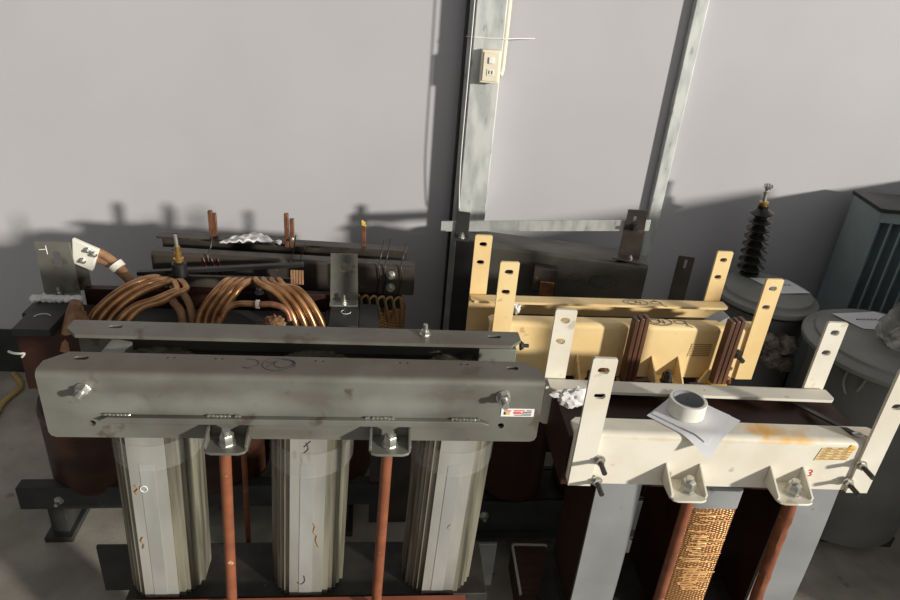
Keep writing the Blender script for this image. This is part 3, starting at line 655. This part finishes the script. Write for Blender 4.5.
# terminal lug, upper left
for i in range(2):
    lead([(.255, .21, .755), (.225, .23, .780 + i * .010), (.185, .25, .805 + i * .018), (.15, .256, .822 + i * .022), (.125, .258, .835 + i * .016)], .0125, 'wrap', 'wrapped_lead')
MB().tube([(.206, .241, .800), (.194, .245, .813)], .022, n=14, smooth=0).build('white_band', 'tapewhite', T)
lg_ = MB().quadbox([(.080, .236, .815), (.132, .236, .790), (.132, .252, .790), (.080, .252, .815), (.092, .236, .892), (.160, .236, .858), (.160, .252, .858), (.092, .252, .892)]).build('terminal_lug', 'tapewhite', T, bevel=.004)
for x, z in ((.130, .858), (.145, .846), (.112, .825)): MB().bolt((x, .236, z), (0, -1, 0), .007, nut=.006, shank=.004).build('lug_bolt', 'zinc', lg_)
MB().box(.076, .112, .255, .262, .72, .80).build('lug_support', 'steel', T)
# tap bar and black terminal bushing
br = MB().quadbox([(.244, .262, .768), (.73, .262, .812), (.73, .28, .812), (.244, .28, .768), (.244, .262, .780), (.73, .262, .824), (.73, .28, .824), (.244, .28, .780)]).build('tap_bar', 'black', T, bevel=.001)
MB().box(.26, .70, .263, .275, .736, .772).build('bar_carrier', 'blackbrown', T)
tb = MB().lathe((.372, .25, .735), [(.020, 0), (.023, .004), (.023, .05), (.021, .058), (.021, .085), (.014, .088), (.014, .091)], n=24).build('terminal_bushing', 'black', T)
MB().lathe((.372, .25, .826), [(.015, 0), (.015, .010), (.010, .012), (.010, .026), (.008, .028), (.008, .046), (.006, .048)], n=20).build('brass_stud', 'brass', tb)
MB().cyl((.372, .25, .87), (.370, .25, .908), .0055, n=14).build('stud_tip', 'zinc', tb)
for x in (.350, .395): MB().bolt((x, .232, .752), (0, -1, 0), .0055, nut=.005, shank=.003).build('bushing_screw', 'zinc', tb)
for x in (.55, .58): pass
MB().bolt((.60, .235, .735), (0, 0, 1), .010, nut=.012, shank=.012).build('rail_bolt', 'zinc', T)
mb = MB()
for k in range(5): mb.box(.693 + k * .008, .693 + k * .008 + .0065, .238, .244, .765, .812)
mb.build('copper_strips', 'wrap', T, bevel=.001)

# ------------------------------------------------------------------ 5. dark transformer at the wall
B = thing('transformer', 'dark brown clamped transformer with upright copper terminals, against the wall on the left', 'transformer', (-.937, 1.86, 0), 4.0)
c = clamp_front(B, 'blackbrown', .82, .80, .70, .045, fcut=.006, cut=.006, slots=[slot(.06, .025, .02, .008)], name='upper_clamp')
for z in (.768, .724): MB().bolt((.745, 0, z), (0, -1, 0), .011, nut=.009, shank=.009).build('clamp_bolt', 'zinc', c)
r_ = clamp_front(B, 'blackbrown', .82, .80, .70, .055, y0=.182, back=True, x0=-.03, fcut=.006, cut=.006, slots=[slot(.02, .025, .02, .008)], name='upper_clamp')
MB().box(.03, .78, .02, .165, .64, .758).build('upper_yoke', 'darkcore', B)
for i, (x, by, bz, bars) in enumerate(((.148, .15, .795, ((-.005, .890), (.007, .882))), (.407, .10, .80, ((-.008, .915), (.009, .898))), (.644, .15, .795, ((.0, .880),)))):
    for dx, zt_ in bars:
        bar = MB().box(x + dx - .0065, x + dx + .0065, by - .002, by + .012, bz, zt_).build('terminal_bar', 'copperdark', B, bevel=.001)
        if i == 2: MB().quadbox([(x - .007, by - .004, .875), (x + .007, by - .004, .871), (x + .007, by + .012, .871), (x - .007, by + .012, .875), (x - .008, by - .004, .889), (x + .004, by - .004, .880), (x + .004, by + .012, .880), (x - .008, by + .012, .889)]).build('yellow_tip', 'yellowtape', bar)
MB().bolt((.416, .098, .83), (0, -1, 0), .006, nut=.006, shank=.003).build('terminal_bolt', 'zinc', B)
for i, cx in enumerate((.13, .41, .69)):
    wd = MB().lathe((cx, .09, .16), [(.095, 0), (.105, .01), (.105, .46), (.098, .475)], n=44).build('winding', 'mesh', B)
    MB().box(cx - .04, cx + .04, .05, .13, .14, .70).build('core_leg', 'darkcore', B)
for k in range(6):
    x = .64 + k * .026
    MB().tube([(x, -.002, .60), (x - .006, -.022, .65), (x - .012, -.03, .69), (x + .006, -.022, .70), (x + .014, -.016, .655), (x + .012, -.003, .61)], .0042, n=8).build('winding_lead', 'cardboard', B)
for x0, pts in ((.175, 0), (.43, 0), (.46, 0), (.705, 0), (.725, 0), (.775, 0)):
    zt_ = .84 + random.random() * .04
    MB().tube([(x0 + .012, .03, zt_), (x0 + .004, .02, .82), (x0, -.004, .802), (x0 + .004, -.006, .76), (x0 - .006, -.006, .70)], .0018, n=6).build('bent_wire', 'black', B)
for x0 in (.16, .185, .205):
    MB().tube([(x0, -.004, .79), (x0 + .01, -.006, .76), (x0 + .016, -.006, .73)], .0018, n=6).build('red_wire', 'redwire', B)
MB().box(-.03, .82, -.02, .02, .06, .14).build('base_beam', 'darksteel', B, bevel=.002)
MB().box(-.03, .82, .16, .20, .06, .14).build('base_beam', 'darksteel', B, bevel=.002)
for cx in (.02, .72): MB().box(cx, cx + .05, -.02, .20, 0, .06).build('foot', 'darksteel', B)
# rag on the clamps
mb = MB(); n = 18; vs = {}
for i in range(n + 1):
    for j in range(9):
        u = i / n; v = j / 8 - .5
        wd = .075 * math.sin(PI * min(1, u * 1.15 + .03)) ** .7 if u < .93 else .03
        if u < .3: wd *= .45 + u * 1.8
        x = .19 + .19 * u; y = .075 + .045 * math.sin(u * 2.5) + v * wd
        z = .812 + .012 * abs(noise.noise(Vector((x * 38, y * 55, 1)))) * 2 + .006 * math.sin(PI * u)
        vs[i, j] = mb.bm.verts.new((x, y, z))
for i in range(n):
    for j in range(8): mb.bm.faces.new((vs[i, j], vs[i + 1, j], vs[i + 1, j + 1], vs[i, j + 1]))
o = mb.build('plastic_sheet', 'rag', angle=50); md = o.modifiers.new('thickness', 'SOLIDIFY'); md.thickness = .004
o.location = B.location; o.rotation_euler = B.rotation_euler
tag(o, 'crumpled white plastic sheet lying on the dark clamps at the wall', 'plastic sheet')

# ------------------------------------------------------------------ 6. dark core with crossbar, centre back
D = thing('transformer_core', 'dark steel transformer core carrying a galvanised crossbar, beneath the outlet stud', 'transformer core', (.1, 2.1, 0), -7.0)
c = clamp_front(D, 'darkclamp', .545, .825, .60, .095, fcut=.006, cut=.006, rad=.010, x0=.005, name='upper_clamp')
strokes('marker_writing', [ell(.415, .748, .045, .024, rot=.15), ell(.410, .750, .030, .016, rot=.25), ell(.405, .748, .036, .022, t0=1.8, t1=5.2), ell(.325, .752, .018, .014), [(.295, .74), (.298, .755)]],
        lambda u, v, d: (u, -.0003, v), c, r=.0013)
tb = MB().box(.178, .258, -.045, -.0005, .70, .785).build('terminal_block', 'blackbrown', D, bevel=.003)
MB().box(.205, .252, -.052, -.046, .69, .742).build('copper_plate', 'copper', tb, bevel=.002)
MB().box(.278, .356, -.05, -.035, .60, .688).build('grey_plate', 'greyplate', D, bevel=.001)
po = MB().box(-.10, -.025, .02, .10, 0, .825).build('end_post', 'black', D, bevel=.003)
clamp_front(D, 'darkclamp', .56, .80, .60, .05, y0=.21, back=True, x0=-.04, fcut=.006, cut=.006, name='upper_clamp')
strap(D, 'blackbrown', .66, .054, .12, .84, .10, slots=[(.688, .812, .011, .034)])
cb = MB().quadbox([(-.162, .056, .830), (.535, .056, .928), (.535, .062, .928), (-.162, .062, .830), (-.162, .056, .868), (.535, .056, .966), (.535, .062, .966), (-.162, .062, .868)]).build('crossbar', 'galv', D, bevel=.001)
cb['label'] = 'pale galvanised crossbar'
b1 = MB().box(-.108, -.063, .049, .0555, .826, .914).build('angle_bracket', 'darksteel', D, bevel=.001)
MB().box(-.112, -.055, .0, .055, .8255, .832).build('bracket_foot', 'darksteel', b1, bevel=.001)
MB().bolt((-.082, .02, .832), (0, 0, 1), .010, nut=.008, shank=.008).build('bracket_bolt', 'zinc', b1)
b2 = MB().prism([(.452, .832), (.524, .832), (.517, .998), (.455, .994)], [slot(.482, .965, .010, .02)], XZ, .049, .0555).build('angle_bracket', 'blackbrown', D)
MB().quadbox([(.425, -.035, .848), (.535, -.035, .840), (.524, .055, .826), (.452, .055, .826), (.425, -.035, .854), (.535, -.035, .846), (.524, .055, .832), (.452, .055, .832)]).build('bracket_foot', 'blackbrown', b2, bevel=.001)
MB().bolt((.486, .049, .938), (0, -1, 0), .011, nut=.009, shank=.008).build('bracket_bolt', 'blackbolt', b2)
MB().bolt((.486, -.0, .841), (0, 0, 1), .008, nut=.006, shank=.006).build('bracket_bolt', 'zinc', b2)
MB().box(.05, .49, .02, .19, .60, .78).build('upper_yoke', 'darkcore', D)
for cx in (.12, .32, .52):
    MB().lathe((cx, .10, .12), [(.09, 0), (.092, .4), (.088, .43)], n=36).build('winding', 'blackbrown', D)
    MB().box(cx - .03, cx + .03, .06, .14, .1, .62).build('core_leg', 'darkcore', D)
MB().box(-.04, .76, .0, .20, .0, .12).build('base_frame', 'darksteel', D, bevel=.002)

# ------------------------------------------------------------------ 7. round tanks
def round_tank(label, cx, cy, zt_, R, r, name='tank_transformer'):
    t = thing(name, label, 'transformer tank', (cx, cy, 0))
    MB().lathe((0, 0, 0), [(r * .97, .045), (r, .055), (r, zt_ - .06), (r * 1.01, zt_ - .055)], n=72).build('tank_body', 'tank', t)
    for sy in (-.6, .6): MB().box(-r * .75, r * .75, r * sy - .02, r * sy + .02, 0, .045).build('base_rail', 'darksteel', t)
    l = MB().lathe((0, 0, zt_ - .055), [(R * .97, .015), (R, .020), (R, .032), (R * .985, .036), (R * .91, .040), (R * .88, .045), (R * .87, .053), (R * .85, .056), (R * .3, .058), (.002, .058)], n=80).build('lid', 'lid', t)
    return t, l
T1, l1 = round_tank('round grey tank carrying a black ribbed insulator', 1.155, 2.225, .70, .179, .15)
bsh = thing('x', 'x', 'x')
bpy.data.objects.remove(bsh)
prof = [(.040, 0), (.044, .006), (.044, .016), (.030, .02)]
z = .022
for k in range(8):
    R0 = .064 - .0012 * k
    prof += [(.028, z), (R0 * .95, z + .012), (R0, z + .015), (R0 * .92, z + .018), (.036, z + .024), (.028, z + .030)]
    z += .0335
prof += [(.024, z), (.024, z + .012), (.012, z + .014)]
ins = MB().lathe((0, 0, 0), prof, n=44).build('bushing', 'porcelain', T1)
ins.location = (-.026, .118, .700); ins.scale = (.76, .76, .93); ins.rotation_euler = (math.radians(2), math.radians(-6), 0)
ins['label'] = 'black ribbed porcelain insulator'
MB().lathe((0, 0, z + .012), [(.020, 0), (.022, .004), (.022, .014), (.014, .018)], n=24).build('brass_cap', 'brass', ins)
mb = MB().lathe((0, 0, z + .03), [(.010, 0), (.010, .028), (.013, .03), (.013, .038), (.007, .04), (.007, .055)], n=20); mb.bolt((.0, .0, z + .085), (.8, -.3, .2), .012, nut=.014, shank=.008); mb.cyl((-.012, 0, z + .09), (.012, 0, z + .09), .010, n=16)
mb.build('terminal', 'zinc', ins)
for i, (x, zz, s) in enumerate(((1.165, .545, .030), (1.235, .535, .034), (1.195, .475, .036), (1.255, .45, .03))):
    p = Vector((x * .955 - 1.155, 2.03 - 2.225 + .005 * i, 1.65 - (1.65 - zz) * .96))
    cl_ = MB().cyl((p.x, p.y + .015, p.z), (p.x * .8, p.y * .68, p.z), .022, n=20).build('side_bushing', 'tank', T1)
    MB().blob((p.x, p.y - .008, p.z), s, s * .8, s * .95, .28, fr=8, n=4, seed=i * 5 + 1).build('taped_terminal', 'lumps', cl_)
T2, l2 = round_tank('round grey tank with plastic bag on its lid, at the right edge', 1.412, 1.862, .712, .263, .222)
mb = MB(); 
for x0 in (-.195, -.150):
    pass
a0 = math.radians(228)
def onb(a, zz, o=.006): return ((.225 + o) * math.cos(a), (.225 + o) * math.sin(a), zz + .06)
hd = MB().tube([onb(math.radians(213), .62), onb(math.radians(212), .585), onb(math.radians(213), .555), onb(math.radians(217), .53)], .004, n=8)
hd.build('lifting_lug', 'lid', T2)
hd = MB().tube([onb(math.radians(226), .625), onb(math.radians(225.5), .60), onb(math.radians(224.5), .575), onb(math.radians(223), .553)], .004, n=8)
hd.build('lifting_lug', 'lid', T2)
def lid_paper(pts, zt_, label, line):
    mb = MB(); a = [mb.bm.verts.new((*p, zt_)) for p in pts]; mb.bm.faces.new(a)
    r = bmesh.ops.subdivide_edges(mb.bm, edges=mb.bm.edges, cuts=6, use_grid_fill=True)
    for v in mb.bm.verts: v.co.z += .002 + .002 * noise.noise(v.co * 12)
    o = mb.build('paper_sheet', 'paper', None, angle=80)
    tag(o, label, 'paper')
    (ax, ay), (bx, by) = line; mb = MB()
    dx, dy = (bx - ax) / 9, (by - ay) / 9
    for k in range(6):
        px, py = ax + dx * k * 1.5, ay + dy * k * 1.5
        mb.tube([(px, py, zt_ + .0042), (px + dx * .5 - dy * .6, py + dy * .5 + dx * .6, zt_ + .0042), (px + dx, py + dy, zt_ + .0042)], .0012, n=5, smooth=2)
    mb.build('pen_scrawl', 'ink', o)
    return o
lid_paper([(1.115, 2.303), (1.177, 2.178), (1.300, 2.204), (1.262, 2.317)], .7035, 'white paper lying on lid of the insulator tank', ((1.17, 2.245), (1.255, 2.258)))
lid_paper([(1.285, 2.02), (1.341, 1.926), (1.409, 1.931), (1.494, 2.037), (1.452, 2.066)], .7155, 'white paper lying on lid beside the plastic bag', ((1.35, 1.985), (1.43, 2.00)))
# plastic bag
mb = MB().blob((0, 0, .085), .13, .11, .11, .5, fr=9, n=5, seed=31)
for v in mb.bm.verts:
    k = max(0, (v.co.z - .05) / .12); v.co.x += .09 * k; v.co.x *= (1 - .2 * k)
    v.co += Vector((1, .8, .6)) * (.055 * abs(noise.noise(v.co * 11 + Vector((3, 1, 9)))) - .012)
    v.co += .012 * Vector((noise.noise(v.co * 14), noise.noise(v.co * 14 + Vector((5, 0, 0))), noise.noise(v.co * 12 + Vector((0, 7, 0)))))
    v.co.z = max(v.co.z, .001)
o = mb.build('plastic_bag', 'plastic', angle=60); o.location = (1.475, 1.80, .714); o.scale = (1.0, 1.0, 1.45)
tag(o, 'crumpled clear plastic bag on tank lid at the right edge', 'plastic bag')

# ------------------------------------------------------------------ 8. finned transformer
Fn = thing('finned_transformer', 'tall blue grey transformer with cooling fins, in the far right corner', 'transformer', (1.512, 2.355, 0), -4)
H = 1.0
MB().box(0, .35, .0, .16, .05, H).build('tank_body', 'teal', Fn, bevel=.004)
mb = MB(); pts = [(-.012, -.055)]
for k in range(13): pts += [(-.012 + .03 * k, -.055 - (.006 if k % 2 else 0))]
pts = pts[1:] + [(.36, .17), (-.012, .17)]
MB().prism(pts, [], XY, H, H + .014).build('top_rim', 'darksteel', Fn, bevel=.001)
MB().box(-.006, .0, -.05, .165, .05, H - .001).build('side_panel', 'teal', Fn, bevel=.002)
for k in range(8):
    x = .0 + k * .042
    MB().box(x, x + .007, -.05, -.0005, .09, H - .04).build('cooling_fin', 'teal', Fn, bevel=.0015)
MB().box(.0, .35, -.05, -.0005, H - .04, H - .0005).build('fin_header', 'teal', Fn, bevel=.002)
MB().box(.0, .35, -.05, .16, .0, .05).build('base_frame', 'darksteel', Fn)
